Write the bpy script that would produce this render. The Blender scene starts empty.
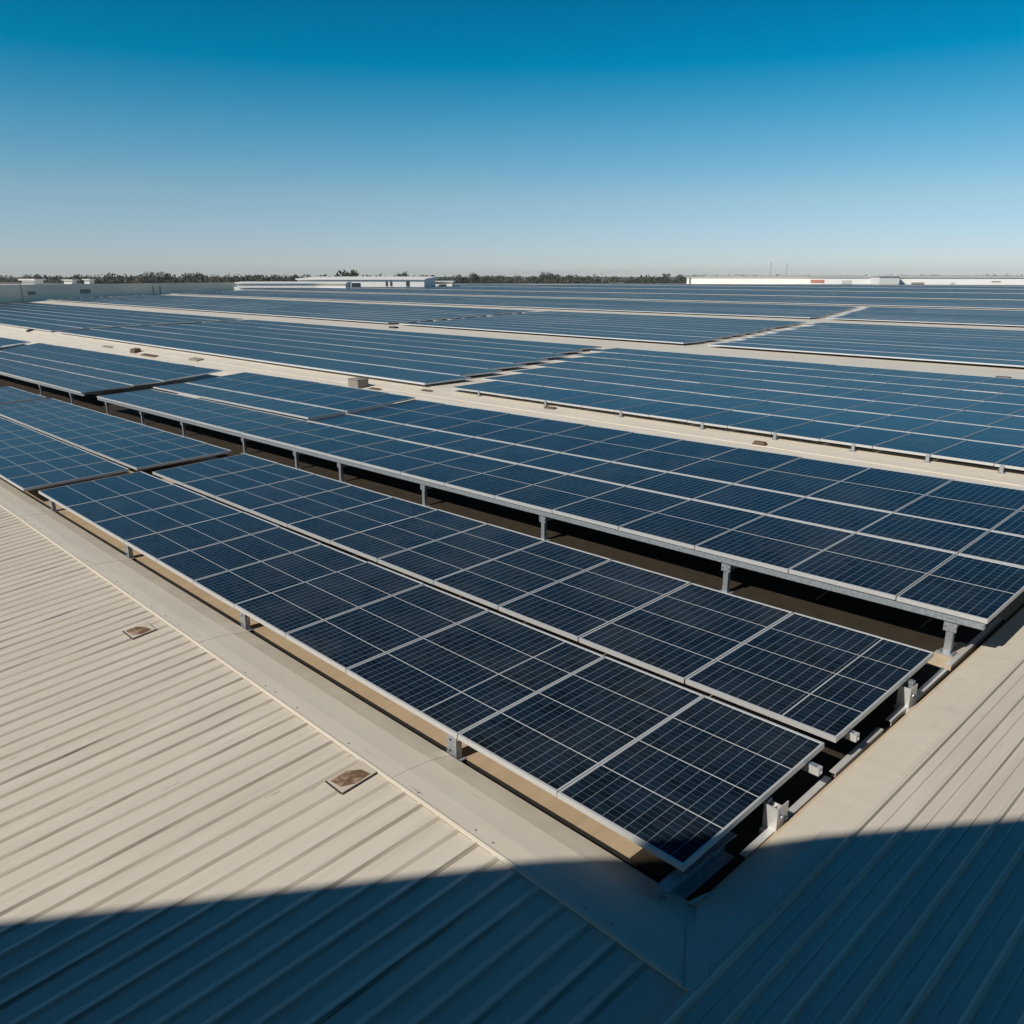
import bpy, math, random
from mathutils import Vector, Matrix
random.seed(7)
R = math.radians
sc = bpy.context.scene
col = sc.collection

# ------------------------------------------------------------------ camera, sky, sun, exposure
# world axes: X runs along the panel rows (towards the near right end), Y runs across the roof, Z up; the lens is the origin
EX = Vector((0.68927041, -0.72450418, 0)); EY = Vector((0.72450418, 0.68927041, 0))
FWD = Vector((EX.y, EY.y, 0)); RGT = Vector((EX.x, EY.x, 0))      # camera heading and right in world axes
cd = bpy.data.cameras.new('camera'); cam = bpy.data.objects.new('camera', cd); col.objects.link(cam); sc.camera = cam
cd.sensor_width = 36; cd.lens = 820 / 1024 * 36; cd.clip_start = 0.05; cd.clip_end = 20000
PITCH = math.atan(236 / 820)
f = (FWD * math.cos(PITCH) + Vector((0, 0, -math.sin(PITCH)))); u = RGT.cross(f)
cam.matrix_world = Matrix(((RGT.x, u.x, -f.x, 0), (RGT.y, u.y, -f.y, 0), (RGT.z, u.z, -f.z, 0), (0, 0, 0, 1)))

SUN_EL = R(40); SD = Vector((0.14, 0.99, 0)).normalized()        # horizontal direction in which shadows fall
w = bpy.data.worlds.new('World'); sc.world = w; w.use_nodes = True
nt = w.node_tree; bg = nt.nodes['Background']
sky = nt.nodes.new('ShaderNodeTexSky'); sky.sky_type = 'NISHITA'; sky.sun_disc = False
sky.sun_elevation = SUN_EL; sky.sun_rotation = math.atan2(-SD.x, -SD.y)
sky.dust_density = 0.0; sky.ozone_density = 4.0; sky.air_density = 1.0
tc = nt.nodes.new('ShaderNodeTexCoord'); sx_ = nt.nodes.new('ShaderNodeSeparateXYZ')
ramp = nt.nodes.new('ShaderNodeValToRGB'); mul = nt.nodes.new('ShaderNodeVectorMath'); mul.operation = 'MULTIPLY'
nt.links.new(tc.outputs['Generated'], sx_.inputs[0]); nt.links.new(sx_.outputs['Z'], ramp.inputs[0])
cr = ramp.color_ramp
cr.elements[0].position = 0.0; cr.elements[0].color = (.57, .64, .84, 1)
cr.elements[1].position = 1.0; cr.elements[1].color = (.01, .15, .23, 1)
for p, c in ((.031, (.575, .64, .82, 1)), (.085, (.555, .67, .725, 1)), (.15, (.27, .65, .71, 1)), (.215, (.0, .56, .67, 1)), (.276, (.0, .465, .60, 1)), (.5, (.0, .25, .36, 1))):
    e = cr.elements.new(p); e.color = c
nt.links.new(sky.outputs[0], mul.inputs[0]); nt.links.new(ramp.outputs[0], mul.inputs[1])
nt.links.new(mul.outputs[0], bg.inputs[0]); bg.inputs[1].default_value = 0.12

sl = bpy.data.lights.new('sun', 'SUN'); sl.energy = 4.3; sl.angle = R(0.3); sl.color = (1.0, .95, .86)
sun = bpy.data.objects.new('sun', sl); col.objects.link(sun)
sv = Vector((SD.x * math.cos(SUN_EL), SD.y * math.cos(SUN_EL), -math.sin(SUN_EL)))
sun.rotation_euler = sv.to_track_quat('-Z', 'Y').to_euler()
sc.view_settings.view_transform = 'Standard'; sc.view_settings.look = 'None'
sc.view_settings.exposure = 0.0; sc.view_settings.gamma = 1.0

# ------------------------------------------------------------------ materials
class N:
    def __init__(s, name):
        s.m = bpy.data.materials.new(name); s.m.use_nodes = True; s.t = s.m.node_tree
        s.b = s.t.nodes['Principled BSDF']
    def n(s, kind, **k):
        x = s.t.nodes.new(kind)
        for a, v in k.items(): setattr(x, a, v)
        return x
    def l(s, a, b): s.t.links.new(a, b)
    def math(s, op, a, b=None, c=None):
        x = s.n('ShaderNodeMath', operation=op)
        for i, v in enumerate((a, b, c)):
            if v is None: continue
            if isinstance(v, (int, float)): x.inputs[i].default_value = v
            else: s.l(v, x.inputs[i])
        return x.outputs[0]
    def mix(s, fac, a, b):
        x = s.n('ShaderNodeMix', data_type='RGBA')
        for i, v in ((0, fac), (6, a), (7, b)):
            if isinstance(v, (int, float)): x.inputs[i].default_value = v
            elif isinstance(v, tuple): x.inputs[i].default_value = (*v, 1)
            else: s.l(v, x.inputs[i])
        return x.outputs[2]
    def noise(s, scale, detail=4, vec=None, stretch=None, rough=.55):
        x = s.n('ShaderNodeTexNoise'); x.inputs['Scale'].default_value = scale; x.inputs['Detail'].default_value = detail
        x.inputs['Roughness'].default_value = rough
        if vec is None: vec = s.n('ShaderNodeNewGeometry').outputs['Position']
        if stretch:
            mp = s.n('ShaderNodeMapping'); mp.inputs['Scale'].default_value = stretch; s.l(vec, mp.inputs[0]); vec = mp.outputs[0]
        s.l(vec, x.inputs['Vector']); return x.outputs['Fac']
    def rng(s, v, a, b, lo=0.0, hi=1.0):
        x = s.n('ShaderNodeMapRange'); s.l(v, x.inputs[0])
        for i, q in ((1, a), (2, b), (3, lo), (4, hi)): x.inputs[i].default_value = q
        return x.outputs[0]
    def bump(s, h, st, dist):
        x = s.n('ShaderNodeBump'); x.inputs['Strength'].default_value = st; x.inputs['Distance'].default_value = dist
        s.l(h, x.inputs['Height']); s.l(x.outputs[0], s.b.inputs['Normal'])
    def set(s, **k):
        for a, v in k.items():
            a = a.replace('_', ' ')
            if isinstance(v, tuple): v = (*v, 1)
            if hasattr(v, 'is_linked'): s.l(v, s.b.inputs[a])
            else: s.b.inputs[a].default_value = v
        return s

def sheet_mat(name, base, dark, stain, along, rough=.5):
    """painted roof sheeting with dirt streaks running along the given axis"""
    k = N(name)
    st = (1.2, .12, 1) if along == 'y' else (.12, 1.2, 1)
    a = k.rng(k.noise(6, 6, stretch=st), .35, .75)
    b = k.rng(k.noise(.9, 3), .35, .7)
    c = k.mix(k.math('MULTIPLY', a, .75), base, dark)
    c = k.mix(k.math('MULTIPLY', b, .55), c, tuple(x * .88 for x in base))
    sp = k.rng(k.noise(14, 5, stretch=(st[0] * 1.5, st[1] * 2, 1)), .66, .74)
    c = k.mix(k.math('MULTIPLY', sp, .7), c, stain)
    run = k.rng(k.noise(2.2, 5, stretch=(st[0] * 3, st[1] * 1.2, 1)), .60, .72)
    c = k.mix(k.math('MULTIPLY', run, .35), c, tuple(x * .72 for x in base))
    fine = k.noise(160, 2)
    c = k.mix(k.rng(fine, .3, .8, 0, .12), c, dark)
    k.set(Base_Color=c, Roughness=rough)
    k.bump(k.noise(3, 4), .15, .02)
    return k.m

CREAM = (.615, .55, .455)
M = {}
M['cream'] = sheet_mat('cream_sheeting', CREAM, (.49, .42, .33), (.27, .20, .14), 'y')
M['flash'] = sheet_mat('cream_flashing', (.63, .565, .46), (.55, .48, .385), (.40, .32, .24), 'x')
M['strip'] = sheet_mat('walkway_sheeting', (.76, .68, .56), (.58, .50, .39), (.36, .27, .19), 'x')
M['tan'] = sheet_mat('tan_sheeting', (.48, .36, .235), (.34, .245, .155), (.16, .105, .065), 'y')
k = N('far_aluminium'); k.set(Base_Color=(.60, .61, .62), Roughness=.5, Metallic=.1); M['alu_far'] = k.m
M['pad'] = sheet_mat('pad_sheeting', (.60, .47, .32), (.52, .40, .26), (.3, .2, .12), 'y')

def seam_mat(name, base, dark):  # seam drop faces: streaky dirt, with shade put into the darker colour
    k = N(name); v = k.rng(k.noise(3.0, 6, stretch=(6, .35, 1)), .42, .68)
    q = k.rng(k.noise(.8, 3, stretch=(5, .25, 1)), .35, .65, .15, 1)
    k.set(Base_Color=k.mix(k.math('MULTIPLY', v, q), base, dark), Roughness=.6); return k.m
M['seam'] = seam_mat('seam_dirt_shade', (.47, .405, .315), (.145, .11, .075))
M['seam_r'] = seam_mat('seam_dirt_shade_fine', (.44, .37, .28), (.25, .20, .14))
k = N('grey_band'); k.set(Base_Color=k.mix(k.rng(k.noise(5, 5), .3, .7), (.60, .53, .43), (.51, .45, .36)), Roughness=.6); M['band'] = k.m
k = N('gutter_slot_shade'); k.set(Base_Color=(.012, .010, .008), Roughness=.9); M['gutter'] = k.m  # near-black colour stands in for the shade inside the slot
k = N('black_membrane_shade'); k.set(Base_Color=k.mix(k.noise(8, 4), (.024, .018, .012), (.055, .043, .030)), Roughness=.9, Specular_IOR_Level=.15); M['membrane'] = k.m

k = N('aluminium'); k.set(Base_Color=k.mix(k.noise(20, 3), (.68, .66, .63), (.58, .57, .55)), Roughness=.42, Metallic=.35); M['alu'] = k.m
k = N('galvanised_steel'); v = k.noise(35, 3)
k.set(Base_Color=k.mix(k.rng(v, .35, .65), (.30, .33, .36), (.46, .48, .50)), Roughness=.45, Metallic=.55); M['galv'] = k.m
k = N('backsheet'); k.set(Base_Color=(.30, .29, .28), Roughness=.7); M['back'] = k.m
k = N('dark_plastic'); k.set(Base_Color=(.03, .03, .03), Roughness=.6); M['dark'] = k.m

k = N('weathered_grey'); k.set(Base_Color=k.mix(k.noise(10, 4), (.30, .26, .22), (.20, .17, .14)), Roughness=.8); M['weather'] = k.m
k = N('brown_rust'); k.set(Base_Color=k.mix(k.noise(12, 4), (.15, .095, .06), (.09, .058, .038)), Roughness=.85); M['brown'] = k.m
def glass_mat():
    k = N('solar_cells')
    uv = k.n('ShaderNodeUVMap', uv_map='cells').outputs[0]
    s = k.n('ShaderNodeSeparateXYZ'); k.l(uv, s.inputs[0]); U, V = s.outputs['X'], s.outputs['Y']
    def line(c, wdt, soft):
        fr = k.math('FRACT', c); d = k.math('ABSOLUTE', k.math('SUBTRACT', fr, .5))
        return k.rng(d, .5 - wdt - soft, .5 - wdt)
    col_l = line(U, .017, .014); row_l = line(V, .035, .05); sec = line(k.math('DIVIDE', V, 8), .0075, .005)
    geo = k.n('ShaderNodeNewGeometry'); pos = geo.outputs['Position']
    # crystalline cells: every cell a slightly different blue
    fl = k.n('ShaderNodeVectorMath', operation='FLOOR'); k.l(uv, fl.inputs[0])
    ad = k.n('ShaderNodeVectorMath', operation='ADD'); k.l(fl.outputs[0], ad.inputs[0])
    oi = k.n('ShaderNodeObjectInfo'); cb = k.n('ShaderNodeCombineXYZ')
    k.l(k.math('MULTIPLY', oi.outputs['Random'], 97.0), cb.inputs[0]); k.l(cb.outputs[0], ad.inputs[1])
    wn = k.n('ShaderNodeTexWhiteNoise', noise_dimensions='2D'); k.l(ad.outputs[0], wn.inputs['Vector'])
    c = k.mix(wn.outputs['Value'], (.002, .005, .009), (.010, .019, .031))
    c = k.mix(k.rng(k.noise(2.2, 3, pos), .35, .7), c, (.007, .017, .032))
    c = k.mix(k.math('MULTIPLY', row_l, .30), c, (.09, .14, .18))
    c = k.mix(k.math('MULTIPLY', col_l, .72), c, (.25, .29, .31))
    c = k.mix(k.math('MULTIPLY', sec, .85), c, (.62, .63, .62))
    dust = k.math('MULTIPLY', k.rng(k.noise(1.3, 5, pos), .42, .8, 0, .05), k.rng(oi.outputs['Random'], 0, 1, .3, 1.5))
    c = k.mix(dust, c, (.35, .32, .28))
    spk = k.rng(k.noise(26, 2, pos), .77, .80, 0, .35); c = k.mix(spk, c, (.40, .38, .34))
    k.set(Base_Color=c, Roughness=.5, Specular_IOR_Level=0.0)
    # anti-reflective front glass: a blue-tinted reflection that never gets as strong as bare glass
    bp = k.n('ShaderNodeBump'); bp.inputs['Strength'].default_value = .12; bp.inputs['Distance'].default_value = .03
    k.l(k.noise(1.4, 2, pos), bp.inputs['Height'])
    gl_ = k.n('ShaderNodeBsdfGlossy'); gl_.inputs['Color'].default_value = (.82, .90, .93, 1); gl_.inputs['Roughness'].default_value = .22
    k.l(bp.outputs[0], gl_.inputs['Normal'])
    fz = k.n('ShaderNodeFresnel'); fz.inputs['IOR'].default_value = 1.38
    fac = k.math('MINIMUM', k.math('MAXIMUM', k.math('MULTIPLY', k.math('SUBTRACT', fz.outputs[0], .045), .92), .006), .335)
    mx = k.n('ShaderNodeMixShader'); k.l(fac, mx.inputs[0]); k.l(k.b.outputs[0], mx.inputs[1]); k.l(gl_.outputs[0], mx.inputs[2])
    k.l(mx.outputs[0], k.t.nodes['Material Output'].inputs['Surface'])
    return k.m
M['glass'] = glass_mat()

# ------------------------------------------------------------------ mesh helpers
class MB:
    def __init__(s): s.v = []; s.f = []; s.mi = []; s.uv = []; s.smooth = False
    def face(s, pts, mi=0, uv=None):
        b = len(s.v); s.v += [tuple(p) for p in pts]; s.f.append(tuple(range(b, b + len(pts)))); s.mi.append(mi)
        s.uv.append(uv or [(0, 0)] * len(pts)); return s
    def hexa(s, p, mi=0):
        """eight corners: four below, four above, both anticlockwise seen from above"""
        q = [p[i] for i in range(8)]
        for idx in ((3, 2, 1, 0), (4, 5, 6, 7), (0, 1, 5, 4), (1, 2, 6, 5), (2, 3, 7, 6), (3, 0, 4, 7)):
            s.face([q[i] for i in idx], mi)
        return s
    def box(s, x0, x1, y0, y1, z0, z1, mi=0):
        return s.hexa([(x0, y0, z0), (x1, y0, z0), (x1, y1, z0), (x0, y1, z0), (x0, y0, z1), (x1, y0, z1), (x1, y1, z1), (x0, y1, z1)], mi)
    def tube(s, a, b, r, n=8, r2=None, mi=0):
        a, b = Vector(a), Vector(b); d = (b - a).normalized(); r2 = r if r2 is None else r2
        t = d.cross(Vector((0, 0, 1)) if abs(d.z) < .9 else Vector((1, 0, 0))).normalized(); q = d.cross(t)
        ra = [a + (t * math.cos(6.2832 * i / n) + q * math.sin(6.2832 * i / n)) * r for i in range(n)]
        rb = [b + (t * math.cos(6.2832 * i / n) + q * math.sin(6.2832 * i / n)) * r2 for i in range(n)]
        for i in range(n):
            j = (i + 1) % n; s.face([ra[j], ra[i], rb[i], rb[j]], mi)
        s.face(ra, mi); s.face(rb[::-1], mi); return s
    def beam(s, a, b, wx, hz, mi=0):
        """rectangular bar from a to b"""
        a, b = Vector(a), Vector(b); d = (b - a).normalized()
        t = d.cross(Vector((0, 0, 1)) if abs(d.z) < .9 else Vector((0, 1, 0))).normalized(); q = t.cross(d)
        P = []
        for e in (-1, 1):
            for c, g in ((a, -1), (b, -1), (b, 1), (a, 1)):
                P.append(c + t * (g * wx / 2) + q * (e * hz / 2))
        return s.hexa(P, mi)
    def mesh(s, name, mats, uvname=None):
        me = bpy.data.meshes.new(name); me.from_pydata(s.v, [], s.f)
        for m in (mats if isinstance(mats, (list, tuple)) else [mats]): me.materials.append(m)
        me.polygons.foreach_set('material_index', s.mi)
        if uvname:
            l = me.uv_layers.new(name=uvname); flat = [c for q in s.uv for p in q for c in p]; l.data.foreach_set('uv', flat)
        me.validate(); me.update(); return me
    def build(s, name, mats, parent=None, uvname=None):
        o = bpy.data.objects.new(name, s.mesh(name, mats, uvname)); col.objects.link(o)
        if parent is not None: o.parent = parent
        return o

def tag(o, label, cat, group=None):
    o['label'] = label; o['category'] = cat
    if group: o['group'] = group
    return o
def thing(name, loc, label, cat, group=None, mat=None):
    o = bpy.data.objects.new(name, None); o.empty_display_size = .1; col.objects.link(o)
    if mat is not None: o.matrix_world = mat
    else: o.location = loc
    return tag(o, label, cat, group)
def setting(o): o['kind'] = 'structure'; return o
ORD = ['first', 'second', 'third', 'fourth', 'fifth', 'sixth', 'seventh', 'eighth', 'ninth', 'tenth', 'eleventh', 'twelfth', 'thirteenth',
       'fourteenth', 'fifteenth', 'sixteenth', 'seventeenth', 'eighteenth', 'nineteenth', 'twentieth', 'twenty-first', 'twenty-second', 'twenty-third',
       'twenty-fourth', 'twenty-fifth', 'twenty-sixth', 'twenty-seventh', 'twenty-eighth']

# ------------------------------------------------------------------ roof surface: height of the panel plane over (x, y)
def lerp(t, a, b, x, y): return x + (y - x) * min(1, max(0, (t - a) / (b - a)))
def slope_x(y):
    return .01808 if y <= 11 else lerp(y, 11, 14.3, .01808, .0035) if y < 14.3 else lerp(y, 14.3, 30, .0035, 0)
def level(y):
    return -3.3 + .0395 * y if y <= 11 else lerp(y, 11, 14.3, -2.8655, -2.783) if y < 14.3 else lerp(y, 14.3, 30, -2.783, -2.75)
def zp(x, y): return level(y) + slope_x(y) * max(-110, x)
def P(x, y, dz=0): return Vector((x, y, zp(x, y) + dz))
GR = -.28                                                           # the roof sheeting lies this far below the panels near the lens
def gr(y): return lerp(y, 9.6, 12.6, GR, -.13)                      # ... and closer under the low blocks beyond the walkway

# ------------------------------------------------------------------ setting: ground and roofs
g = MB(); S = 9000
g.face([(-S, -S, -11), (S, -S, -11), (S, S, -11), (-S, S, -11)])
k = N('dry_grass_land'); k.set(Base_Color=k.mix(k.noise(.01, 5), (.09, .085, .045), (.16, .13, .075)), Roughness=.95)
setting(g.build('ground', k.m))

def grid_sheet(name, mat, xs, ys, dz, parent=None):
    b = MB(); n = len(ys)
    for i, x in enumerate(xs):
        for y in ys: b.v.append(tuple(P(x, y, dz(y))))
    for i in range(len(xs) - 1):
        for j in range(n - 1):
            b.f.append((i * n + j, (i + 1) * n + j, (i + 1) * n + j + 1, i * n + j + 1)); b.mi.append(0); b.uv.append([(0, 0)] * 4)
    return setting(b.build(name, mat, parent))
def fr(a, b, n): return [a + (b - a) * i / n for i in range(n + 1)]
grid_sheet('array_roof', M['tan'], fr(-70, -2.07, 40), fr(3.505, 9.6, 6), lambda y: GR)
grid_sheet('walkway_roof', M['strip'], [-420, -300, -200, -140, -110, -95, -80, -70] + fr(-62, 12, 40), [9.6, 10.3, 11, 11.8, 12.6, 13.4, 14.3, 16, 18, 20, 23, 26, 30, 40, 60, 90, 130], gr)
# the roof goes on level to its far edge
b = MB(); far = [(12, 130), (-420, 130)]
FE = 330.0
p0 = FWD * FE + RGT * 330; p1 = FWD * FE - RGT * 420
b.face([(12, 130, -2.88), (p0.x, p0.y, -2.88), (p1.x, p1.y, -2.88), (-420, 130, -2.88)])
b.face([(12, 130, -2.88), (200, 60, -2.88), (p0.x, p0.y, -2.88)])
setting(b.build('far_roof', M['strip']))

# gutter slot in front of the first row
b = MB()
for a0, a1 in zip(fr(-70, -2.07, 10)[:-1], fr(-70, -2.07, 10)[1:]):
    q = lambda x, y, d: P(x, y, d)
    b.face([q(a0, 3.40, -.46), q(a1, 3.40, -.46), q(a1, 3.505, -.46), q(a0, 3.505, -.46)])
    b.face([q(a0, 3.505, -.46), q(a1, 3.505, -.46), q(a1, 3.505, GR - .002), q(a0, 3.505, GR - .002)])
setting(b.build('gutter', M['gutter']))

# flashing along the front: folded profile, mitred at the near right corner
FP = [(3.405, -.40), (3.405, -.226), (3.225, -.180), (3.01, -.156), (2.875, -.152), (2.862, -.147), (2.850, -.152), (2.848, -.170)]
def mitre(y): return -2.06 + (3.405 - y) / .545 * .36
b = MB(); xs = fr(-70, -14, 14) + [-12.6, -11.2, -9.8, -8.4, -7, -5.6, -4.2, -2.8]
for i in range(len(xs)):
    for j in range(len(FP) - 1):
        (ya, da), (yb, db) = FP[j], FP[j + 1]
        xa0 = xs[i]; xa1 = xs[i + 1] if i + 1 < len(xs) else mitre(ya); xb1 = xs[i + 1] if i + 1 < len(xs) else mitre(yb)
        b.face([P(xa0, yb, db), P(xb1, yb, db), P(xa1, ya, da), P(xa0, ya, da)], 1 if j <= 1 else 0)
setting(b.build('front_flashing', [M['flash'], M['band']]))
# lap joints of the flashing sheets
b = MB()
for x in (-4.35, -7.6, -10.9, -14.2):
    for j in range(1, 4):
        (ya, da), (yb, db) = FP[j], FP[j + 1]
        b.face([P(x, yb, db + .003), P(x + .10, yb, db + .003), P(x + .10, ya, da + .003), P(x, ya, da + .003)])
        b.face([P(x + .10, yb, db + .003), P(x + .10, yb, db - .001), P(x + .10, ya, da - .001), P(x + .10, ya, da + .003)])
setting(b.build('flashing_laps', M['flash']))

# left roof: rib-and-pan sheeting that falls away from the flashing
def rib_profile(x0, x1, pitch, rise, drop, h, minor=0.0):
    """list of (x, height): each pan swells gently to a seam and drops steeply on its right side"""
    out = []; x = x0
    while x < x1:
        hh = h * random.uniform(.85, 1.12)
        out += [(x - rise - drop, 0), (x - drop - .012, hh * .93), (x - drop, hh), (x, 0, 1)]
        if minor:
            m = x + (pitch - rise - drop) * .38
            out += [(m, 0), (m + .012, minor), (m + .018, 0, 1)]
        x += pitch
    return out
LZ = -.176
def left_z(x, y): return zp(x, 2.86) + LZ - .1205 * (2.86 - y)
prof = rib_profile(-30.03, -1.80, .1883, .05, .026, .0135)
b = MB(); ys = [2.852, 1.5, -1.5, -6]
n = len(ys)
for x, h, *_ in prof + [(-1.69, 0)]:
    for y in ys: b.v.append((x + .05 * (y - 2.86) * 1.0, y, left_z(x, y) + h))
for i in range(len(prof)):
    for j in range(n - 1):
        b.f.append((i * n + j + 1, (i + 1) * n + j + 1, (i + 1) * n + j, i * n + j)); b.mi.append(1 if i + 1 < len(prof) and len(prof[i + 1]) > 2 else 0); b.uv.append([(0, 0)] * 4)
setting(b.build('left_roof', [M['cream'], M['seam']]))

# right roof: long pans with raised seams, same pitch as the array
prof = rib_profile(-1.655, 8, .1905, .03, .010, .016, .004)
b = MB(); ys = [-6, -2, 2, 3, 4, 5, 6, 8, 11]; n = len(ys)
full = [(-1.725, -.14), (-1.722, 0)] + prof
for x, h, *_ in full:
    for y in ys: b.v.append((x + .012 * (y - 4), y, zp(x, y) - .152 + h))
for i in range(len(full) - 1):
    for j in range(n - 1):
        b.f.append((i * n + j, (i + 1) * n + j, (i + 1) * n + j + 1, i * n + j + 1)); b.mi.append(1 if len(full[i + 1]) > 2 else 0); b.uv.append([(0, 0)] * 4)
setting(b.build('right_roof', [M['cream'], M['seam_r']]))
# flashing along the right-hand edge of the array
RP = [(-2.062, -.40), (-2.062, -.226), (-2.052, -.200), (-2.03, -.196), (-1.941, -.180), (-1.835, -.161), (-1.829, -.152), (-1.799, -.155), (-1.70, -.152)]
b = MB(); ys = [None, 3.6, 5, 6.5, 8, 11]
for i in range(len(ys) - 1):
    for j in range(len(RP) - 1):
        (xa, da), (xb, db) = RP[j], RP[j + 1]
        ya0 = ys[i] if ys[i] is not None else 3.405 - (xa + 2.06) / .36 * .545
        yb0 = ys[i] if ys[i] is not None else 3.405 - (xb + 2.06) / .36 * .545
        ya1 = ys[i + 1]; s = .012
        mv = lambda x, y, d: P(x, y, d) + Vector((s * (y - 4), 0, 0))
        b.face([mv(xa, ya0, da), mv(xb, yb0, db), mv(xb, ya1, db), mv(xa, ya1, da)], 1 if j in (1, 2) else 0)
setting(b.build('side_flashing', [M['flash'], M['pad']]))
b = MB()   # cover strip lying over the mitre
mi = lambda y: mitre(y)
for (ya, da), (yb, db) in zip(FP[1:4], FP[2:5]):
    b.face([P(mi(ya) - .05, ya - .03, da + .004), P(mi(yb) - .05, yb - .03, db + .004), P(mi(yb) + .05, yb + .03, db + .005), P(mi(ya) + .05, ya + .03, da + .008)])
b.face([P(-2.12, 3.37, -.213), P(-2.01, 3.40, -.205), P(-2.03, 3.56, -.190), P(-2.075, 3.50, -.205)])
setting(b.build('corner_flashing', M['flash']))
k = N('old_sealant'); k.set(Base_Color=(.40, .345, .27), Roughness=.8); M['sealant'] = k.m
b = MB()
for (ya, da), (yb, db) in zip(FP[1:4], FP[2:5]):
    b.face([P(mi(ya) - .062, ya - .037, da + .0035), P(mi(yb) - .060, yb - .036, db + .0035), P(mi(yb) - .047, yb - .028, db + .0055), P(mi(ya) - .047, ya - .028, da + .0055)])
setting(b.build('sealant_line', M['sealant']))
# black membrane of the box gutter at the right end of the rows, plus a dark strip painted as shade under the raised block
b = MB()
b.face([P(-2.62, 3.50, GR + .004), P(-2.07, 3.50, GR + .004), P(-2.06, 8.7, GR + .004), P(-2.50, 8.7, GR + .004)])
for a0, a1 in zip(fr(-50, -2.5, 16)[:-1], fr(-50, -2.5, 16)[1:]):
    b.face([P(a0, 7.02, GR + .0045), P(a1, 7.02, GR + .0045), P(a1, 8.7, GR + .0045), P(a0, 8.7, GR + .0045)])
setting(b.build('gutter_membrane_shade', M['membrane']))

# ------------------------------------------------------------------ solar panels
FRAME_W, FRAME_H = .018, .042
cache = {}
def panel_meshes(w_, d_, nsec, sf=.015, vl=0):
    key = (round(w_, 2), round(d_, 2), nsec, sf, vl)
    if key in cache: return cache[key]
    W, D = key[0], key[1]
    fm = MB(); F = FRAME_W
    fm.box(0, W, 0, F, -FRAME_H, 0); fm.box(0, W, D - F, D, -FRAME_H, 0)
    fm.box(0, sf, F, D - F, -FRAME_H, 0); fm.box(W - sf, W, F, D - F, -FRAME_H, 0)
    gm = MB(); a, c = F, D - F; nc = max(3, round((W - 2 * sf) / .088)); nr = 8 * nsec
    z = -.004
    gm.face([(sf, a, z), (W - sf, a, z), (W - sf, c, z), (sf, c, z)], 0, [(0.0, 0.0), (nc, 0.0), (nc, nr), (0.0, nr)])
    gm.face([(sf, c, -.03), (W - sf, c, -.03), (W - sf, a, -.03), (sf, a, -.03)], 1)
    if vl: gm.face([(vl * W - .006, a, z + .0006), (vl * W + .006, a, z + .0006), (vl * W + .006, c, z + .0006), (vl * W - .006, c, z + .0006)], 2)
    cache[key] = (fm.mesh('frame', M['alu']), gm.mesh('glass', [M['glass'], M['back'], M['alu']], 'cells'))
    return cache[key]
count = 0
def panel(x0, x1, y0, y1, dz, nsec, label, group, tilt=0.0, sf=.015, vl=0):
    """x1 > x0; the panel's lower left corner at (x0, y0); tilt raises the back edge"""
    global count; count += 1
    o = P(x0, y0, dz); U = (P(x1, y0, dz) - o); V = (P(x0, y1, dz + tilt) - o)
    w_, d_ = U.length, V.length; U.normalize(); Nn = U.cross(V).normalized(); V = Nn.cross(U)
    j = random.uniform(-.003, .003)
    mt = Matrix(((U.x, V.x, Nn.x, o.x), (U.y, V.y, Nn.y, o.y), (U.z, V.z, Nn.z, o.z + j), (0, 0, 0, 1)))
    mt = mt @ Matrix.Rotation(random.uniform(-.0025, .0025), 4, 'X') @ Matrix.Rotation(random.uniform(-.002, .002), 4, 'Y')
    t = thing('solar_panel', None, label, 'solar panel', group, mt)
    fme, gme = panel_meshes(w_, d_, nsec, sf, vl)
    for nm, me in (('frame', fme), ('glass', gme)):
        c = bpy.data.objects.new(nm, me); col.objects.link(c); c.parent = t
    return t
GAP = .010
def row(edges, y0, y1, dz, nsec, text, group, tilt=0.0, sf=.015, vls=None):
    """edges: joints from the near right end to the far left end"""
    for i in range(len(edges) - 1):
        xr, xl = edges[i], edges[i + 1]
        panel(xl + GAP / 2, xr - GAP / 2, y0, y1, dz, nsec, text % ORD[i], group, tilt, sf, (vls or {}).get(i, 0))

G1 = 'solar panels of the two rows nearest the cream flashing'
row([-2.16, -3.145, -4.15, -5.65, -6.71, -7.79, -8.82, -9.90, -11.0, -12.23, -13.5, -15.0], 3.392, 5.075, 0, 4,
    'dark blue panel in the lowest front row, %s from its near corner end', G1, vls={2: .695})
row([-2.13, -3.407, -4.571, -5.655, -6.706, -7.776, -8.83, -9.92, -11.03, -12.2, -13.46, -14.78], 5.185, 6.96, 0, 4,
    'dark blue panel in the second row behind the front row, %s from its near end', G1, vls={0: .665})
row([-15.38 - 1.08 * i for i in range(10)], 3.26, 5.00, .0, 4,
    'blue panel of the front row past the first gap, %s panel beyond that gap', G1)
row([-15.32 - 1.09 * i for i in range(12)], 5.11, 6.94, .0, 4,
    'blue panel of the second row past the first gap, %s panel beyond that gap', G1)
row([-27.7 - 1.09 * i for i in range(5)], 5.2, 6.9, .0, 4,
    'small blue panel in the second row at the picture edge, %s beyond its gap', G1)

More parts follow.
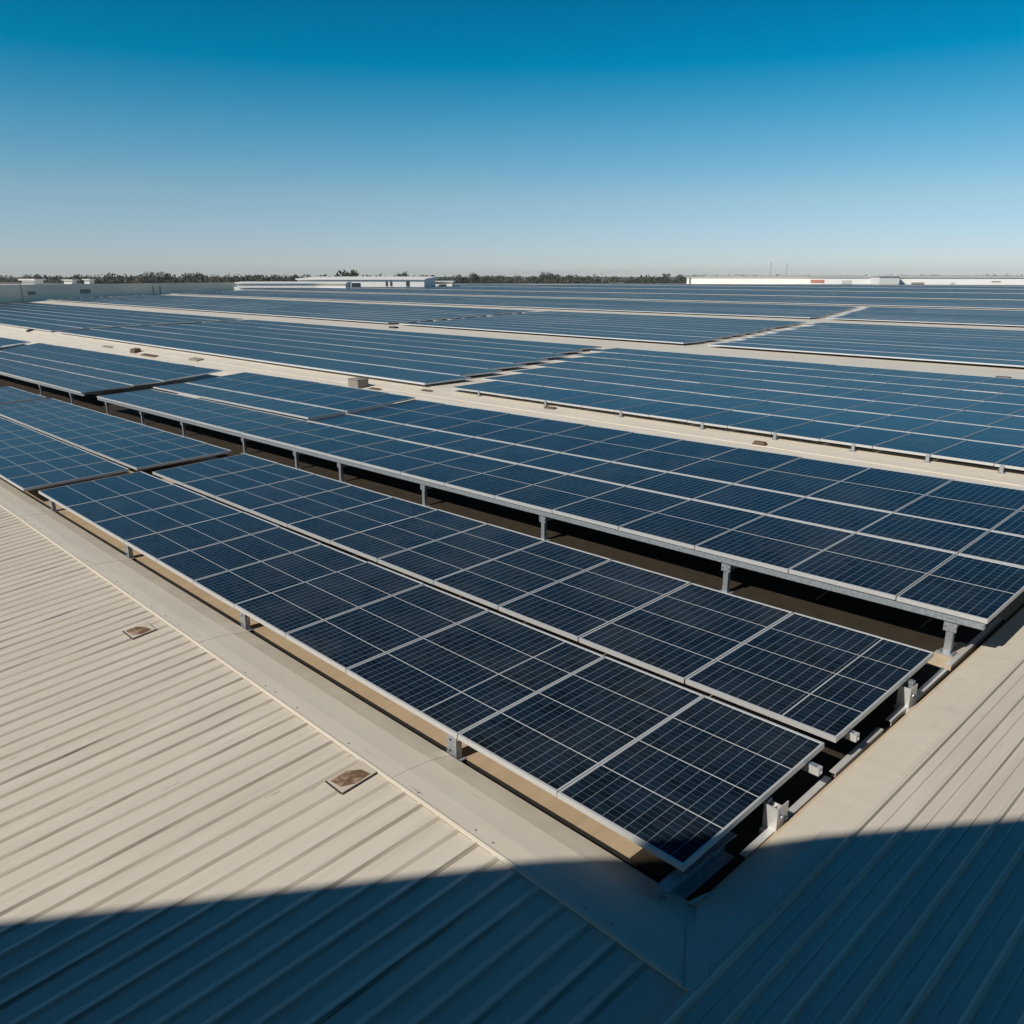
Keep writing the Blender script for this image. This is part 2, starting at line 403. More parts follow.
G2 = 'solar panels of the raised block on posts'
eb = [-1.90, -2.68, -3.76, -4.89, -5.98] + [-5.98 - 1.11 * i for i in range(1, 18)]
BZ = .20
ez = [(7.465, 8.985, BZ, 2, 'front strip'), (9.01, 9.985, BZ, 1, 'narrow middle strip'), (10.01, 11.97, BZ, 2, 'back strip')]
for y0, y1, dz, ns, nm in ez:
    e1 = [x for x in eb if x > -16.2]; e2 = [x for x in eb if x < -15.9]
    row(e1, y0, y1, dz, ns, "dark panel in the raised block's " + nm + ', %s from near end', G2, 0.0, .010)
    up = 0 if nm == 'front strip' else .055
    row(e2, y0 + (.03 if nm != 'front strip' else 0), y1, dz + up, ns,
        "blue panel in the raised block's " + nm + ', %s past the step', G2, 0.0, .010)
ebl = [-26.2 - 1.12 * i for i in range(20)]
for y0, y1, dz, ns, nm in ez:
    row([x - .10 * (y0 - 7) for x in ebl], y0, y1, dz, ns,
        'pale blue panel in the ' + nm + ' past the raised block gap, %s from it', G2, 0.0, .010)

G3 = 'solar panels of the block across the first walkway'
dend = []
for s in range(7):
    y0 = 14.05 + 1.735 * s; y1 = y0 + 1.70; xl = -17.15 - .40 * (y0 - 14.05)
    off = -.074 * (y0 - 14.28); e = []; x = -2.93 + off
    while x > xl + .5: e.append(x); x -= .953
    e.append(xl)
    lim = -2.9 - .31 * (y0 - 13)
    while len(e) > 2 and e[1] > lim: e.pop(0)
    dend.append(e[0])
    row(e, y0, y1, 0, 1, 'blue panel in the ' + ORD[s] + ' strip across the walkway, %s from the right edge', G3, 0.0, .008)
print('panels', count)

# far panels: too many to count, one mass
gl = MB()
def far_row(xr, xl, y0, y1, dz=0.0, pitch=1.0, tilt=0.0):
    n = max(1, round((xr - xl) / pitch)); st = (xr - xl) / n
    seg = 12
    for a in range(0, n, seg):
        m = min(n, a + seg); xa, xb = xr - a * st, xr - m * st
        t0, t1 = tilt + random.uniform(-.006, .008), tilt + random.uniform(-.006, .008)
        za = [P(xb, y0, dz), P(xa, y0, dz), P(xa, y1, dz + t0), P(xb, y1, dz + t1)]
        uo, vo = 12 * random.randint(0, 400), 8 * random.randint(0, 400)
        lo = [q - Vector((0, 0, .045)) for q in za]
        gl.hexa(lo + za, 1)
        for i in range(a, m):
            p1, p0 = xr - i * st - .008, xr - (i + 1) * st + .008
            f0 = (i - a) / (m - a); f1 = (i + 1 - a) / (m - a); q0 = t0 + (t1 - t0) * f0; q1 = t0 + (t1 - t0) * f1
            gl.face([P(p0, y0 + .035, dz + .0035), P(p1, y0 + .035, dz + .0035), P(p1, y1 - .035, dz + .0035 + q0), P(p0, y1 - .035, dz + .0035 + q1)], 0,
                    [(uo + 12 * i, vo), (uo + 12 * i + 11, vo), (uo + 12 * i + 11, vo + 8), (uo + 12 * i, vo + 8)])
for s in range(7):
    y0 = 14.05 + 1.735 * s; y1 = y0 + 1.70
    xr = -18.25 - .37 * (y0 - 14.05) + random.uniform(-.22, .12)
    far_row(xr, -51.9 - .1 * s + random.uniform(-.3, .3), y0, y1)
    far_row(-53.3 - .1 * s, -109, y0, y1)
    far_row(7, dend[s] + .012, y0, y1, .001)
for y0, y1, dz, ns, nm in ez: far_row(-49.3, -64, y0, y1, dz)
def wall_x(y): return -109.5 - (y - 24) * 1.0 + 2.0
def fov_left(y):          # keep inside the roof and a little outside the picture
    return max(-420, wall_x(y) if y < 100 else -420)
def clip(y, r):
    """x range on line y that lies less than 318 m ahead and within the picture plus a margin"""
    lo, hi = None, None; x = 60.0; out = []
    while x > -420:
        fw = FWD.x * x + FWD.y * y; rt = RGT.x * x + RGT.y * y
        if 0 < fw < r and abs(rt) < .74 * fw + 12: out.append(x)
        x -= 2.0
    return (max(out), min(out)) if out else None
bands = [(30.0, 50.2, [(-20.2, -.25), (-42.0, -.36)]), (54.9, 78.5, [(-27.2, -.33)]), (83.5, 109, []), (114, 152, []), (157, 205, []), (210, 262, []), (267, 330, [])]
for a, c, joints in bands:
    y = a; i = 0
    while y + 1.7 <= c:
        r = clip(y, 300)
        if r:
            hi, lo = r; lo = max(lo, wall_x(y)) if y < 80 else max(lo, -166 - (y - 80) * 2.2 if y < 100 else lo)
            cuts = [hi]
            for jx, sl_ in joints:
                xx = jx + sl_ * (y - a)
                if lo + 3 < xx < hi - 3: cuts += [xx + .6 + random.uniform(-.2, .2), xx - .6]
            cuts.append(lo)
            for q in range(0, len(cuts), 2):
                if cuts[q] - cuts[q + 1] > 1: far_row(cuts[q] + random.uniform(-.1, .1), cuts[q + 1], y, y + 1.69, 0, 1.0 if y < 60 else 2.0)
        y += 1.78; i += 1
o = gl.build('distant_solar_panels', [M['glass'], M['alu_far']], None, 'cells')
o['kind'] = 'stuff'; o['label'] = 'rows of blue solar panels covering the far roofs to the horizon'; o['category'] = 'solar panels'

# ------------------------------------------------------------------ mounting steel
def rail(x0, x1, y, dz, label):
    b = MB(); st = 24
    n = max(1, int(abs(x1 - x0) / 2))
    xs = fr(x0, x1, n)
    for a, c in zip(xs[:-1], xs[1:]):
        b.beam(P(a, y, dz), P(c, y, dz), .045, .062)
    return tag(b.build('mounting_rail', M['galv']), label, 'rail', 'mounting rails under the panels')
rail(-24.9, -1.93, 7.505, BZ - .042 - .014 - .031, 'long steel rail under the front edge of the raised block')
rail(-48, -26.1, 7.505, BZ - .042 - .014 - .031, 'steel rail under the front edge left of the raised block')
rail(-14.8, -2.35, 4.10, -.080, 'steel rail crossing under the middle of the front row')
rail(-14.8, -2.10, 4.86, -.080, 'steel rail crossing under the back edge of the front row')
rail(-14.6, -2.105, 5.42, -.080, 'steel rail crossing under the lower edge of the second row')
rail(-14.6, -2.085, 6.45, -.080, 'steel rail crossing under the upper part of the second row')

def post(x, y, ground, label, top=BZ - .042 - .014 - .062):
    base = P(x, y, ground)
    t = thing('support_post', base, label, 'post', 'steel posts along the raised front edge')
    h = P(x, y, top).z - base.z
    b = MB()
    b.box(-.03, .03, -.004, .004, .0, h); b.box(-.03, -.022, .004, .045, 0, h - .002); b.box(.022, .03, .004, .045, 0, h - .002)
    b.build('upright', M['galv'], t)
    b = MB(); b.box(-.07, .07, -.05, .08, .001, .011)
    for sx in (-.05, .05): b.tube((sx, -.03, .011), (sx, -.03, .025), .009, 6)
    b.build('base_plate', M['galv'], t)
    b = MB(); b.box(-.055, .055, -.014, -.005, h - .10, h - .01)
    for sx in (-.04, .04): b.tube((sx, -.014, h - .05), (sx, -.026, h - .05), .010, 6)
    b.box(-.045, .045, -.035, .05, h + .001, h + .008)
    b.build('clamp', M['galv'], t)
    b = MB(); b.beam((0, .047, h - .07), (0, .9, h - .10), .035, .045); b.build('brace', M['galv'], t)
    return t
px_ = [-2.2, -4.5, -7.3, -9.9, -12.3, -13.85, -16.0, -19.1, -21.7, -24.3, -27.5, -30.8]
for i, x in enumerate(px_):
    post(x, 7.515, ground=GR + (.041 if i == 0 else .005), label='galvanised post holding up the raised block, %s from its near end' % ORD[i])

def front_bracket(x, label):
    base = P(x, 3.445, GR + .006)
    t = thing('front_bracket', base, label, 'bracket', 'steel brackets under the front row')
    h = .215
    b = MB(); b.box(-.055, .055, -.004, .004, 0, h); b.box(-.055, -.047, .0045, .075, 0, h)
    b.box(.047, .055, .0045, .05, 0, h * .7)
    b.build('plate', M['galv'], t)
    b = MB(); b.box(-.09, .09, -.035, .07, -.005, .004)
    for sx in (-.07, .07): b.tube((sx, -.015, .004), (sx, -.015, .018), .009, 6)
    b.build('foot', M['galv'], t)
    b = MB(); b.box(-.05, .09, -.03, .30, h + .001, h + .03); b.build('arm', M['galv'], t)
    b = MB()
    for sz in (.06, .15): b.tube((-.01, -.004, sz), (-.01, -.013, sz), .007, 6)
    b.build('bolt', M['dark'], t)
    return t
for i, x in enumerate([-4.28, -7.72, -11.1, -14.55]):
    front_bracket(x, 'galvanised bracket below the front edge of the front row, %s visible from the near corner' % ORD[i])

def end_bracket(y, label):
    base = P(-2.115, y, GR + .008)
    t = thing('end_bracket', base, label, 'bracket', 'brackets at the right ends of the rows')
    b = MB(); b.box(.04, .047, -.075, .062, .03, .20); b.box(-.05, .04, -.075, -.068, .03, .20); b.box(-.05, .04, .020, .027, .03, .17)
    b.box(-.05, -.01, -.066, .018, .150, .156); b.build('plate', M['alu'], t)
    b = MB(); b.box(-.05, .075, -.11, .075, -.006, .028); b.build('foot', M['alu'], t)
    b = MB(); b.tube((.047, -.03, .13), (.060, -.03, .13), .013, 6); b.tube((.047, .03, .09), (.060, .03, .09), .013, 6); b.build('bolt', M['galv'], t)
    b = MB(); b.box(-.20, -.052, -.03, .03, .155, .188); b.build('arm', M['galv'], t)
    return t
end_bracket(4.36, 'bright bracket at the right end of the front row')
end_bracket(6.42, 'bright bracket at the right end of the second row')

def rail_end(y, label):
    base = P(-2.095, y, -.105)
    t = thing('rail_end_cap', base, label, 'rail cap', 'end caps of the mounting rails')
    b = MB(); b.box(-.05, .02, -.026, .026, -.004, .052); b.build('cap', M['alu'], t)
    b = MB(); b.tube((.02, 0, .02), (.03, 0, .02), .009, 6); b.build('bolt', M['galv'], t)
rail_end(4.86, 'square rail end cap between the bright bracket and the row gap')
rail_end(5.42, 'square rail end cap just past the gap between both rows')

# beam under the near corner of the front row
t = thing('corner_beam', P(-2.23, 3.38, GR + .02), 'steel channel beam under the near corner of the front row', 'beam')
b = MB(); b.box(-.006, 0, -.12, .58, 0, .17); b.box(.001, .07, -.12, .58, .001, .008); b.box(.001, .07, -.12, .58, .162, .169); b.build('channel', M['galv'], t)
b = MB(); b.box(-.05, .11, -.10, .02, -.014, -.002); b.build('foot', M['galv'], t)
b = MB(); b.tube((0.001, .46, .10), (.03, .46, .10), .016, 6); b.tube((0.001, -.05, .06), (.03, -.05, .06), .014, 6); b.build('bolt', M['alu'], t)
# steel angle lying along the gutter at the right-hand ends
t = MB()
for a, c in ((3.95, 5.05), (5.12, 5.9), (6.05, 7.2), (7.28, 8.6)):
    for x0, x1, z0, z1 in ((-2.125, -2.085, .045, .052), (-2.0845, -2.078, .012, .052)):
        t.hexa([P(x0, a, GR + z0), P(x1, a, GR + z0), P(x1 + .004, c, GR + z0), P(x0 + .004, c, GR + z0),
                P(x0, a, GR + z1), P(x1, a, GR + z1), P(x1 + .004, c, GR + z1), P(x0 + .004, c, GR + z1)])
tag(t.build('edge_angle', M['alu']), 'thin steel angle lying along the gutter at the row ends', 'steel angle')
# sheet pad round the last post
t = MB()
pts = [(-2.29, 7.24), (-2.075, 7.27), (-2.075, 7.84), (-2.20, 7.84), (-2.20, 7.56), (-2.29, 7.54)]
top = [P(x, y, GR + .040) for x, y in pts]; bot = [P(x, y, GR + .009) for x, y in pts]
t.face(top)
for i in range(6): t.face([bot[i], bot[(i + 1) % 6], top[(i + 1) % 6], top[i]])
tag(t.build('roof_pad', M['pad']), 'tan sheet pad under the last post of the raised block', 'pad')

# lap seams of the walkway sheeting
b = MB()
for y in (12.62, 13.45):
    xs = fr(-62, 4, 30)
    for a, c in zip(xs[:-1], xs[1:]):
        b.hexa([P(a, y, gr(y) - .004), P(c, y, gr(y) - .004), P(c, y + .03, gr(y) - .004), P(a, y + .03, gr(y) - .004),
                P(a, y, gr(y) + .010), P(c, y, gr(y) + .010), P(c, y + .03, gr(y) + .003), P(a, y + .03, gr(y) + .003)])
setting(b.build('walkway_seams', M['strip']))
FT = ['nearest the right edge', 'second from the right', 'third from the right', 'fourth from the right', 'fifth from the right', 'sixth from the right', 'seventh from the right', 'eighth from the right']
for i, x in enumerate((-3.75, -4.85, -6.1, -7.6, -9.2, -11.3, -13.6, -16.0)):
    t = thing('panel_foot', P(x, 14.06, gr(14.06) + .002), 'small metal foot under the block across the walkway, ' + FT[i], 'foot', 'feet under the low block across the walkway')
    b = MB(); b.box(-.05, .05, -.06, .03, 0, .008); b.build('plate', M['galv'], t)
    b = MB(); b.box(-.03, .03, -.03, -.022, .0085, .12); b.box(-.03, -.022, -.0215, .05, .0085, .08); b.build('clip', M['galv'], t)

# ------------------------------------------------------------------ patches on the left roof
def on_left(x, y, dz=0): return Vector((x, y, left_z(x, y) + dz))
k = N('rusty_patch'); v = k.noise(9, 5)
k.set(Base_Color=k.mix(k.rng(v, .36, .54), (.36, .26, .17), (.13, .068, .035)), Roughness=.85); M['rust'] = k.m
k = N('patch_sheet'); k.set(Base_Color=k.mix(k.noise(12, 3), (.55, .475, .375), (.47, .40, .31)), Roughness=.6); M['patch'] = k.m
def roof_patch(x, y, w_, d_, label):
    t = thing('roof_patch', on_left(x, y), label, 'roof patch', 'patches let into the cream sheeting')
    sl_ = .1205
    def q(a, b_, z): return (a, b_, b_ * sl_ + a * .018 + z)
    b = MB()
    b.hexa([q(-w_ / 2, -d_ / 2, .016), q(w_ / 2, -d_ / 2, .016), q(w_ / 2, d_ / 2, .016), q(-w_ / 2, d_ / 2, .016),
            q(-w_ / 2, -d_ / 2, .022), q(w_ / 2, -d_ / 2, .022), q(w_ / 2, d_ / 2, .022), q(-w_ / 2, d_ / 2, .022)])
    b.build('sheet', M['patch'], t)
    b = MB()
    b.face([q(-w_ * .40, -d_ * .44, .0235), q(w_ * .20, -d_ * .40, .0235), q(w_ * .46, -d_ * .10, .0235), q(w_ * .44, d_ * .34, .0235), q(-w_ * .05, d_ * .28, .0235), q(-w_ * .42, d_ * .02, .0235)])
    b.build('rust_stain', M['rust'], t)
    b = MB()
    b.hexa([q(-w_ / 2 - .004, -d_ / 2 - .009, .015), q(w_ / 2, -d_ / 2 - .009, .015), q(w_ / 2, -d_ / 2 - .002, .015), q(-w_ / 2 - .004, -d_ / 2 - .002, .015),
            q(-w_ / 2 - .004, -d_ / 2 - .009, .025), q(w_ / 2, -d_ / 2 - .009, .025), q(w_ / 2, -d_ / 2 - .002, .025), q(-w_ / 2 - .004, -d_ / 2 - .002, .025)])
    b.build('edge_strip', M['dark'], t)
roof_patch(-4.50, 2.70, .20, .30, 'rusty square patch beside the flashing, nearer the dark shadow')
roof_patch(-8.33, 2.60, .26, .24, 'brown square patch beside the flashing, farther from the shadow')

# screws along the flashing lap
b = MB()
for i, x in enumerate(fr(-29.9, -1.9, 150)):
    if random.random() < .3: x += random.uniform(-.03, .03); y = 2.895 + random.uniform(-.004, .02); b.tube(P(x, y, -.155), P(x, y, -.146), .006, 6)
setting(b.build('flashing_screws', M['weather']))
# ------------------------------------------------------------------ things on the walkways
def vent_box(x, y, w_, d_, h, label):
    t = thing('roof_vent', P(x, y, gr(y)), label, 'roof vent')
    b = MB(); b.box(-w_ / 2, w_ / 2, -d_ / 2, d_ / 2, 0, h); b.build('housing', M['weather'], t)
    b = MB(); b.box(-w_ / 2 - .012, w_ / 2 + .012, -d_ / 2 - .012, d_ / 2 + .012, h + .001, h + .03); b.build('lid', M['weather'], t)
    return t
def plate(x, y, w_, d_, h, label, mat, name='metal_plate', cat='plate'):
    b = MB(); b.hexa([P(x - w_ / 2, y - d_ / 2, gr(y) + .003), P(x + w_ / 2, y - d_ / 2, gr(y) + .003), P(x + w_ / 2, y + d_ / 2, gr(y) + .003), P(x - w_ / 2, y + d_ / 2, gr(y) + .003),
                      P(x - w_ / 2 + .03, y - d_ / 2 + .02, gr(y) + h), P(x + w_ / 2 - .03, y - d_ / 2 + .02, gr(y) + h), P(x + w_ / 2 - .02, y + d_ / 2 - .03, gr(y) + h), P(x - w_ / 2 + .02, y + d_ / 2 - .03, gr(y) + h)])
    return tag(b.build(name, mat), label, cat)

# ------------------------------------------------------------------ tall building whose shadow falls across the near roofs
k = N('building_cladding'); k.set(Base_Color=k.mix(k.noise(.6, 4), (.30, .28, .25), (.36, .33, .29)), Roughness=.7); M['clad'] = k.m
ka = 1 / math.tan(SUN_EL); TOP = 6.5
def up(p): h = TOP - p[2]; return Vector((p[0] - SD.x * ka * h, p[1] - SD.y * ka * h, 0))
e1, e2 = up((-4.95, .67, -3.70)), up((-.98, 5.39, -3.29)); ed = (e2 - e1).normalized(); en = Vector((ed.y, -ed.x, 0))
m = Matrix(((ed.x, en.x, 0, e2.x), (ed.y, en.y, 0, e2.y), (0, 0, 1, -10), (0, 0, 0, 1)))
t = thing('tall_building', None, 'tall clad building behind the photographer that shades the near roofs', 'building', None, m)
b = MB(); b.box(-26, 6.0, .05, 12, 0, TOP + 9.7); b.build('wall', M['clad'], t)
b = MB(); b.box(-26.05, 6.05, 0, 12.05, TOP + 9.703, TOP + 10); b.build('parapet', M['clad'], t)

# ------------------------------------------------------------------ the edge of the far roofs
def W(fw, rt, z): v = FWD * fw + RGT * rt; return Vector((v.x, v.y, z))
def px(x, fw): return (x - 512) / 820 * fw * .961                       # lateral offset seen at a given bearing, about level
k = N('grey_concrete'); v = k.noise(.12, 5); k.set(Base_Color=k.mix(k.rng(v, .3, .7), (.88, .77, .62), (.80, .69, .55)), Roughness=.8); M['conc'] = k.m
k = N('white_cladding'); k.set(Base_Color=k.mix(k.noise(.08, 4), (.82, .80, .75), (.74, .71, .66)), Roughness=.6); M['white'] = k.m
k = N('grey_cladding'); k.set(Base_Color=(.50, .48, .45), Roughness=.6); M['gclad'] = k.m
k = N('dark_glass'); k.set(Base_Color=(.03, .04, .055), Roughness=.15); M['dglass'] = k.m
k = N('red_paint'); k.set(Base_Color=(.45, .17, .12), Roughness=.6); M['red'] = k.m

def wall_run(name, pts, z0, z1, th, mat, label, cat, ztop=None):
    b = MB()
    for i in range(len(pts) - 1):
        a, c = Vector(pts[i]), Vector(pts[i + 1]); d = (c - a).normalized(); q = Vector((-d.y, d.x)) * th
        za = z1 if ztop is None else ztop[i]; zc = z1 if ztop is None else ztop[i + 1]
        P8 = [(a.x, a.y, z0), (c.x, c.y, z0), (c.x + q.x, c.y + q.y, z0), (a.x + q.x, a.y + q.y, z0),
              (a.x, a.y, za), (c.x, c.y, zc), (c.x + q.x, c.y + q.y, zc), (a.x + q.x, a.y + q.y, za)]
        b.hexa(P8)
    return tag(b.build(name, mat), label, cat)
w1 = wall_run('parapet_wall', [(-75, -16), (-110, 24), (-138, 51.5), (-166, 79)], -4.5, -.9, .4, M['conc'],
              'long grey concrete parapet wall at the far left roof edge', 'wall', [-.8, -.95, -1.1, -1.28])
w1['label'] = 'long grey concrete parapet wall at the far left roof edge'
def on_wall(x):
    d = FWD + RGT * ((x - 512) / 820 * .961); a, c = Vector((-110, 24, 0)), Vector((-166, 79, 0)); e = c - a
    t_ = (d.x * a.y - d.y * a.x) / (d.y * e.x - d.x * e.y); return a + e * t_
def wall_mark(x0, x1, z0, z1, nm, mat, proud=.06):
    a, c = on_wall(x0), on_wall(x1); d = (c - a).normalized(); q = Vector((d.y, -d.x, 0))
    if q.dot(FWD) > 0: q = -q
    b = MB(); o1, o2 = q * .004, q * proud
    pts = [a + o2, c + o2, c + o1, a + o1]
    b.hexa([(p.x, p.y, z0) for p in pts] + [(p.x, p.y, z1) for p in pts]); b.build(nm, mat, w1)
wall_mark(25, 32.5, -2.2, -1.8, 'grille', M['weather']); wall_mark(78, 88, -2.3, -1.75, 'grille', M['weather'])
wall_mark(18.6, 19.2, -2.9, -1.0, 'joint', M['weather'], .03); wall_mark(151, 152, -2.9, -1.55, 'joint', M['weather'], .03); wall_mark(158, 159, -2.9, -1.55, 'joint', M['weather'], .03)
def building(name, x0, x1, fw, depth, zb, zt, mat, label, roofmat, wins=(), slope=0.0, skew=0.0):
    """a low shed seen across the roofs: x0..x1 in degrees of bearing along the horizon"""
    a = W(fw, px(x0, fw), 0); c = W(fw + skew, px(x1, fw + skew), 0)
    d = (c - a); L = d.length; d.normalize(); back = Vector((-d.y, d.x, 0))
    if back.dot(FWD) < 0: back = -back
    m = Matrix(((d.x, back.x, 0, a.x), (d.y, back.y, 0, a.y), (0, 0, 1, zb), (0, 0, 0, 1)))
    t = thing(name, None, label, 'building', None, m)
    h = zt - zb
    b = MB(); b.box(0, L, 0, depth, 0, h); b.build('wall', mat, t)
    b = MB(); rz = h + .003
    b.hexa([(-.4, -.4, rz), (L + .4, -.4, rz), (L + .4, depth + .4, rz), (-.4, depth + .4, rz),
            (-.4, -.4, rz + .25), (L + .4, -.4, rz + .25), (L + .4, depth + .4, rz + .25 + slope), (-.4, depth + .4, rz + .25 + slope)])
    b.build('roof', roofmat, t)
    for (u0, u1, v0, v1, nm, mt) in wins:
        b = MB(); b.box(u0 * L, u1 * L, -.12, -.005, v0 * h, v1 * h); b.build(nm, mt, t)
    return t
building('low_shed', 236, 345, 208, 5, -4, -1.75, M['white'], 'low pale shed with white roof beyond the parapet wall', M['white'], slope=.15)
building('warehouse', 297, 424, 226, 14, -5, -.95, M['white'], 'white warehouse with dark windows beyond the low shed', M['white'],
         [(.355, .42, .44, .80, 'window', M['dglass']), (.43, .50, .44, .80, 'window', M['dglass']), (.70, .715, .62, .88, 'window', M['dark']), (.735, .75, .62, .88, 'window', M['dark']),
          (.86, .885, .6, .9, 'window', M['dark'])], slope=.55, skew=-4)
building('white_annex', 428, 452, 240, 8, -5, -1.6, M['white'], 'small white annex right of the warehouse', M['white'],
         [(.45, .75, .45, .8, 'window', M['dark'])])
building('long_white_warehouse', 687, 1100, 325, 60, -8, -.55, M['white'], 'very long white warehouse wall on the right horizon', M['gclad'],
         [(.35, .385, .76, .90, 'red_sign', M['red']), (.43, .455, .72, .88, 'grey_sign', M['gclad']), (.545, .56, .70, .78, 'vent', M['gclad']), (.60, .63, .72, .80, 'vent', M['weather']), (.69, .70, .70, .80, 'vent', M['gclad']), (.78, .80, .82, .86, 'vent', M['weather']), (.008, .012, .7, 1.0, 'door', M['dark'])], slope=.5, skew=-65)
building('white_block', 880, 900, 285, 8, -8, -.1, M['white'], 'small white block standing before the long warehouse', M['white'])
for i, (x, wd, fw, zt, lb) in enumerate([(27, 12, 150, -.75, 'white plant room on the roof behind the parapet wall'), (67, 8, 260, -1.3, 'white hut among trees behind the parapet wall'),
                                       (86, 5, 250, -1.1, 'tiny white hut among trees right of another hut'), (586, 12, 520, -4.6, 'small white shed below the tree line, left of another'),
                                       (617, 14, 540, -4.4, 'white shed below the tree line, right of another')]):
    building('white_shed', x - wd / 2, x + wd / 2, fw, 3, -9, zt, M['white'], lb, M['white'])
for x, fw, top, lb in ((770, 900, 12, 'thin mast left of the other on the horizon'), (786, 900, 10, 'thin mast with a pale head on the horizon')):
    base = W(fw, px(x, fw), -11); t = thing('mast', base, lb, 'mast')
    b = MB(); b.tube((0, 0, 0), (0, 0, top + 11), .35, 6, .25); b.build('pole', M['gclad'], t)
    b = MB(); b.tube((0, 0, top + 11), (0, 0, top + 13), .9, 8, .5); b.build('antenna', M['gclad'], t)

# ------------------------------------------------------------------ trees
k = N('tree_leaves'); oi = k.n('ShaderNodeNewGeometry')
k.set(Base_Color=k.mix(k.rng(k.noise(.12, 3), .3, .7), (.042, .05, .022), (.10, .088, .042)), Roughness=.9); M['leaf'] = k.m
k = N('tree_bark'); k.set(Base_Color=(.10, .075, .05), Roughness=.9); M['bark'] = k.m
def crown(b, cx, cy, cz, rw, rh, n, leaf):
    lobes = [(random.gauss(0, .42), random.gauss(0, .42), random.uniform(-.5, .55), random.uniform(.35, .6)) for _ in range(7)]
    for _ in range(n):
        lx, ly, lz, lr = random.choice(lobes)
        d = Vector((random.gauss(0, 1), random.gauss(0, 1), random.gauss(0, 1))).normalized() * lr * random.random() ** .4
        c = Vector((cx + (lx + d.x) * rw, cy + (ly + d.y) * rw, cz + (lz + d.z) * rh))
        a = Vector((random.gauss(0, 1), random.gauss(0, 1), random.gauss(0, 1))).normalized(); q = a.orthogonal().normalized(); e = a.cross(q)
        s = leaf * random.uniform(.6, 1.3)
        b.face([c + q * s, c + e * s, c - q * s * .8, c - e * s * .9])
def far_trees(b, x0, x1, fw0, fw1, n, top0, top1, k_=110):
    for _ in range(n):
        x = random.uniform(x0, x1); fw = random.uniform(fw0, fw1); base = W(fw, px(x, fw), -11)
        tp = random.uniform(top0, top1); h = tp + 11; rw = h * random.uniform(.35, .6)
        crown(b, base.x, base.y, -11 + h * .56, rw, h * .46, k_, h * .06)
b = MB()
far_trees(b, -60, 700, 520, 800, 640, -1.6, 1.3)
far_trees(b, 40, 360, 420, 520, 130, -1.4, 1.0)
far_trees(b, 680, 1090, 1100, 1500, 220, .8, 3.2, 80)
o = b.build('distant_woodland', M['leaf']); o['kind'] = 'stuff'; o['label'] = 'dark belt of trees along the horizon'; o['category'] = 'woodland'
def tree(x, fw, top, lb):
    top *= .62; base = W(fw, px(x, fw), -11); h = top + 11; t = thing('tree', base, lb, 'tree', 'taller trees standing above the tree belt')
    b = MB(); b.tube((0, 0, 0), (0, 0, h * .6), h * .028, 7, h * .012)
    for _ in range(5):
        a = random.uniform(0, 6.28); z = h * random.uniform(.35, .55)
        b.tube((0, 0, z), (math.cos(a) * h * .2, math.sin(a) * h * .2, z + h * .22), h * .012, 5, h * .004)
    b.build('trunk', M['bark'], t)
    b = MB(); crown(b, 0, 0, h * .72, h * .30, h * .30, 380, h * .034); b.build('crown', M['leaf'], t)
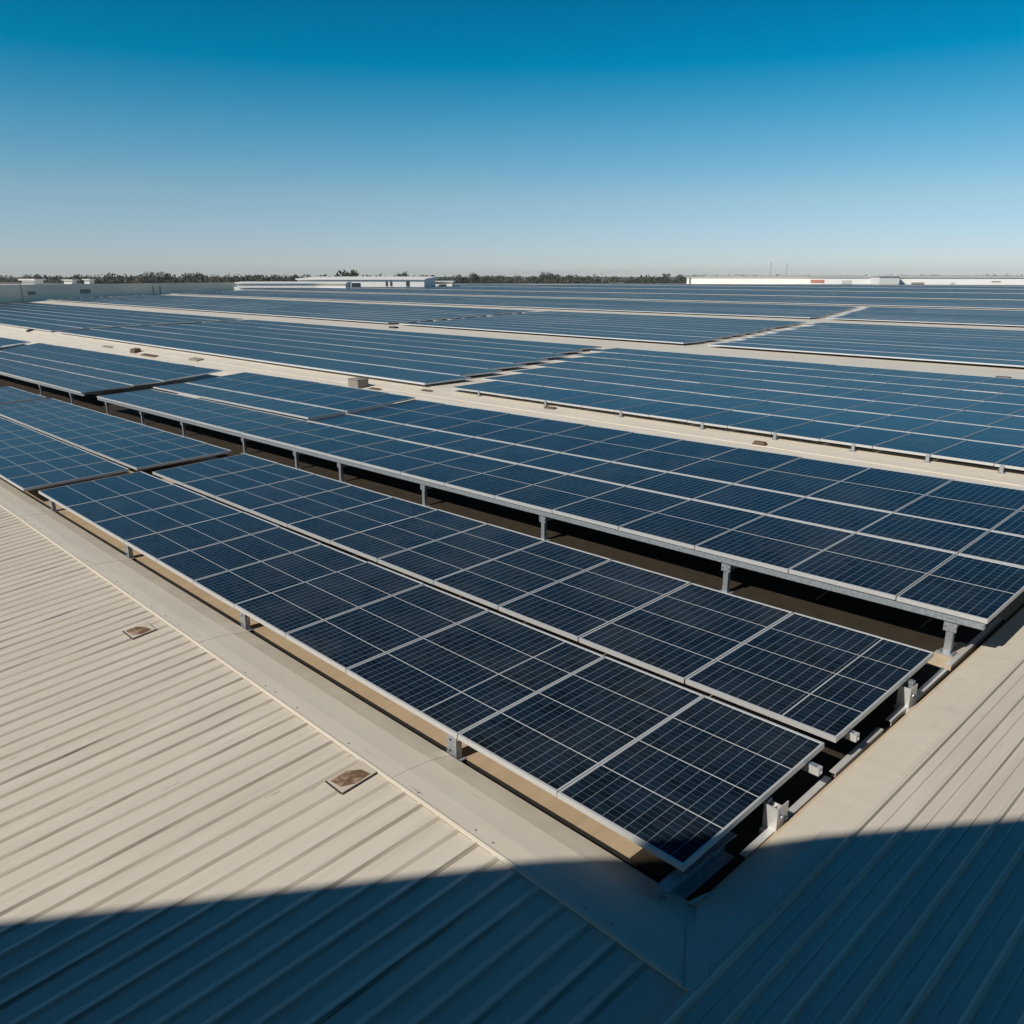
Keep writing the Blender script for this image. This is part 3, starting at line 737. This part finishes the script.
for x, fw, top, lb in ((117, 470, 5.4, 'rounded dark tree tallest above the left parapet wall'), (146, 480, 3.6, 'low rounded tree right of the tallest left tree'),
                       (156, 475, 3.9, 'wide tree over the middle of the parapet wall'), (165, 480, 3.4, 'dark tree right of the wide parapet tree'),
                       (192, 500, 4.4, 'narrow tree standing above the parapet wall'), (200, 505, 3.4, 'small tree right of the narrow tree'),
                       (295, 520, 4.0, 'dark tree behind the white roof ridge'), (345, 300, 3.0, 'one of two dark trees over the warehouse roof, left one'),
                       (350, 300, 3.4, 'one of two dark trees over the warehouse roof, right one'), (402, 520, 3.8, 'dark tree behind the right end of the warehouse'),
                       (462, 510, 4.2, 'tree just right of the small garage'), (475, 515, 4.4, 'broad tree right of the garage tree'),
                       (545, 600, 4.6, 'tall tree left of a pair near the picture centre'), (553, 600, 5.0, 'tallest tree above the belt near the picture centre'),
                       (666, 640, 4.6, 'last tall tree left of the long white warehouse')):
    tree(x, fw, top, lb)

vent_box(-20.4, 13.25, .50, .36, .22, 'grey box vent with a flat lid on the first walkway')
plate(-19.62, 13.3, .5, .16, .03, 'flat brown strip standing for the shadow right of the grey box vent', M['brown'])  # cast shadow of the vent, modelled as a flat brown strip
plate(-17.9, 13.82, .42, .14, .03, 'rusty flat strip on the walkway by the low block corner', M['brown'])
plate(-13.3, 13.9, .34, .14, .035, 'rusty flat plate on the walkway below the low block', M['brown'])
plate(-7.62, 13.55, .26, .12, .06, 'brown block on the walkway nearest the right picture edge', M['brown'], 'small_block', 'block')
plate(-38.1, 13.3, .60, .30, .16, 'dark brown lump on the left part of the first walkway', M['brown'], 'scrap_heap', 'scrap')
plate(-36.1, 13.15, 1.5, .22, .05, 'long brown strip lying just right of the dark lump', M['brown'])
plate(-42.0, 13.4, 1.2, .2, .04, 'grey flat strip lying left of the dark lump', M['weather'])
plate(-32.1, 13.45, .85, .3, .06, 'greenish grey flat plate right of the dark lump', M['weather'])
plate(-57.2, 13.9, .5, .3, .10, 'dark block at the far left end of the first walkway', M['dark'], 'small_block', 'block')
plate(-7.6, 27.1, .40, .25, .06, 'brown block on the second walkway near the right picture edge', M['brown'], 'small_block', 'block')
plate(-39.9, 28.5, .6, .3, .09, 'dark block on the second walkway behind the low left block', M['dark'], 'small_block', 'block')

# ------------------------------------------------------------------ thin air haze
k = N('air'); k.t.nodes.remove(k.b); pv = k.n('ShaderNodeVolumePrincipled'); pv.inputs['Color'].default_value = (.80, .88, .95, 1)
pv.inputs['Density'].default_value = .0002; pv.inputs['Anisotropy'].default_value = .3
k.l(pv.outputs[0], k.t.nodes['Material Output'].inputs['Volume'])
b = MB(); hz = FWD * 720; b.box(-1250, 1250, -1250, 1250, -12, 12)
for i, v in enumerate(b.v): b.v[i] = (v[0] + hz.x, v[1] + hz.y, v[2])
o = b.build('haze', k.m); o['kind'] = 'stuff'; o['label'] = 'thin pale haze over the roofs'; o['category'] = 'haze'
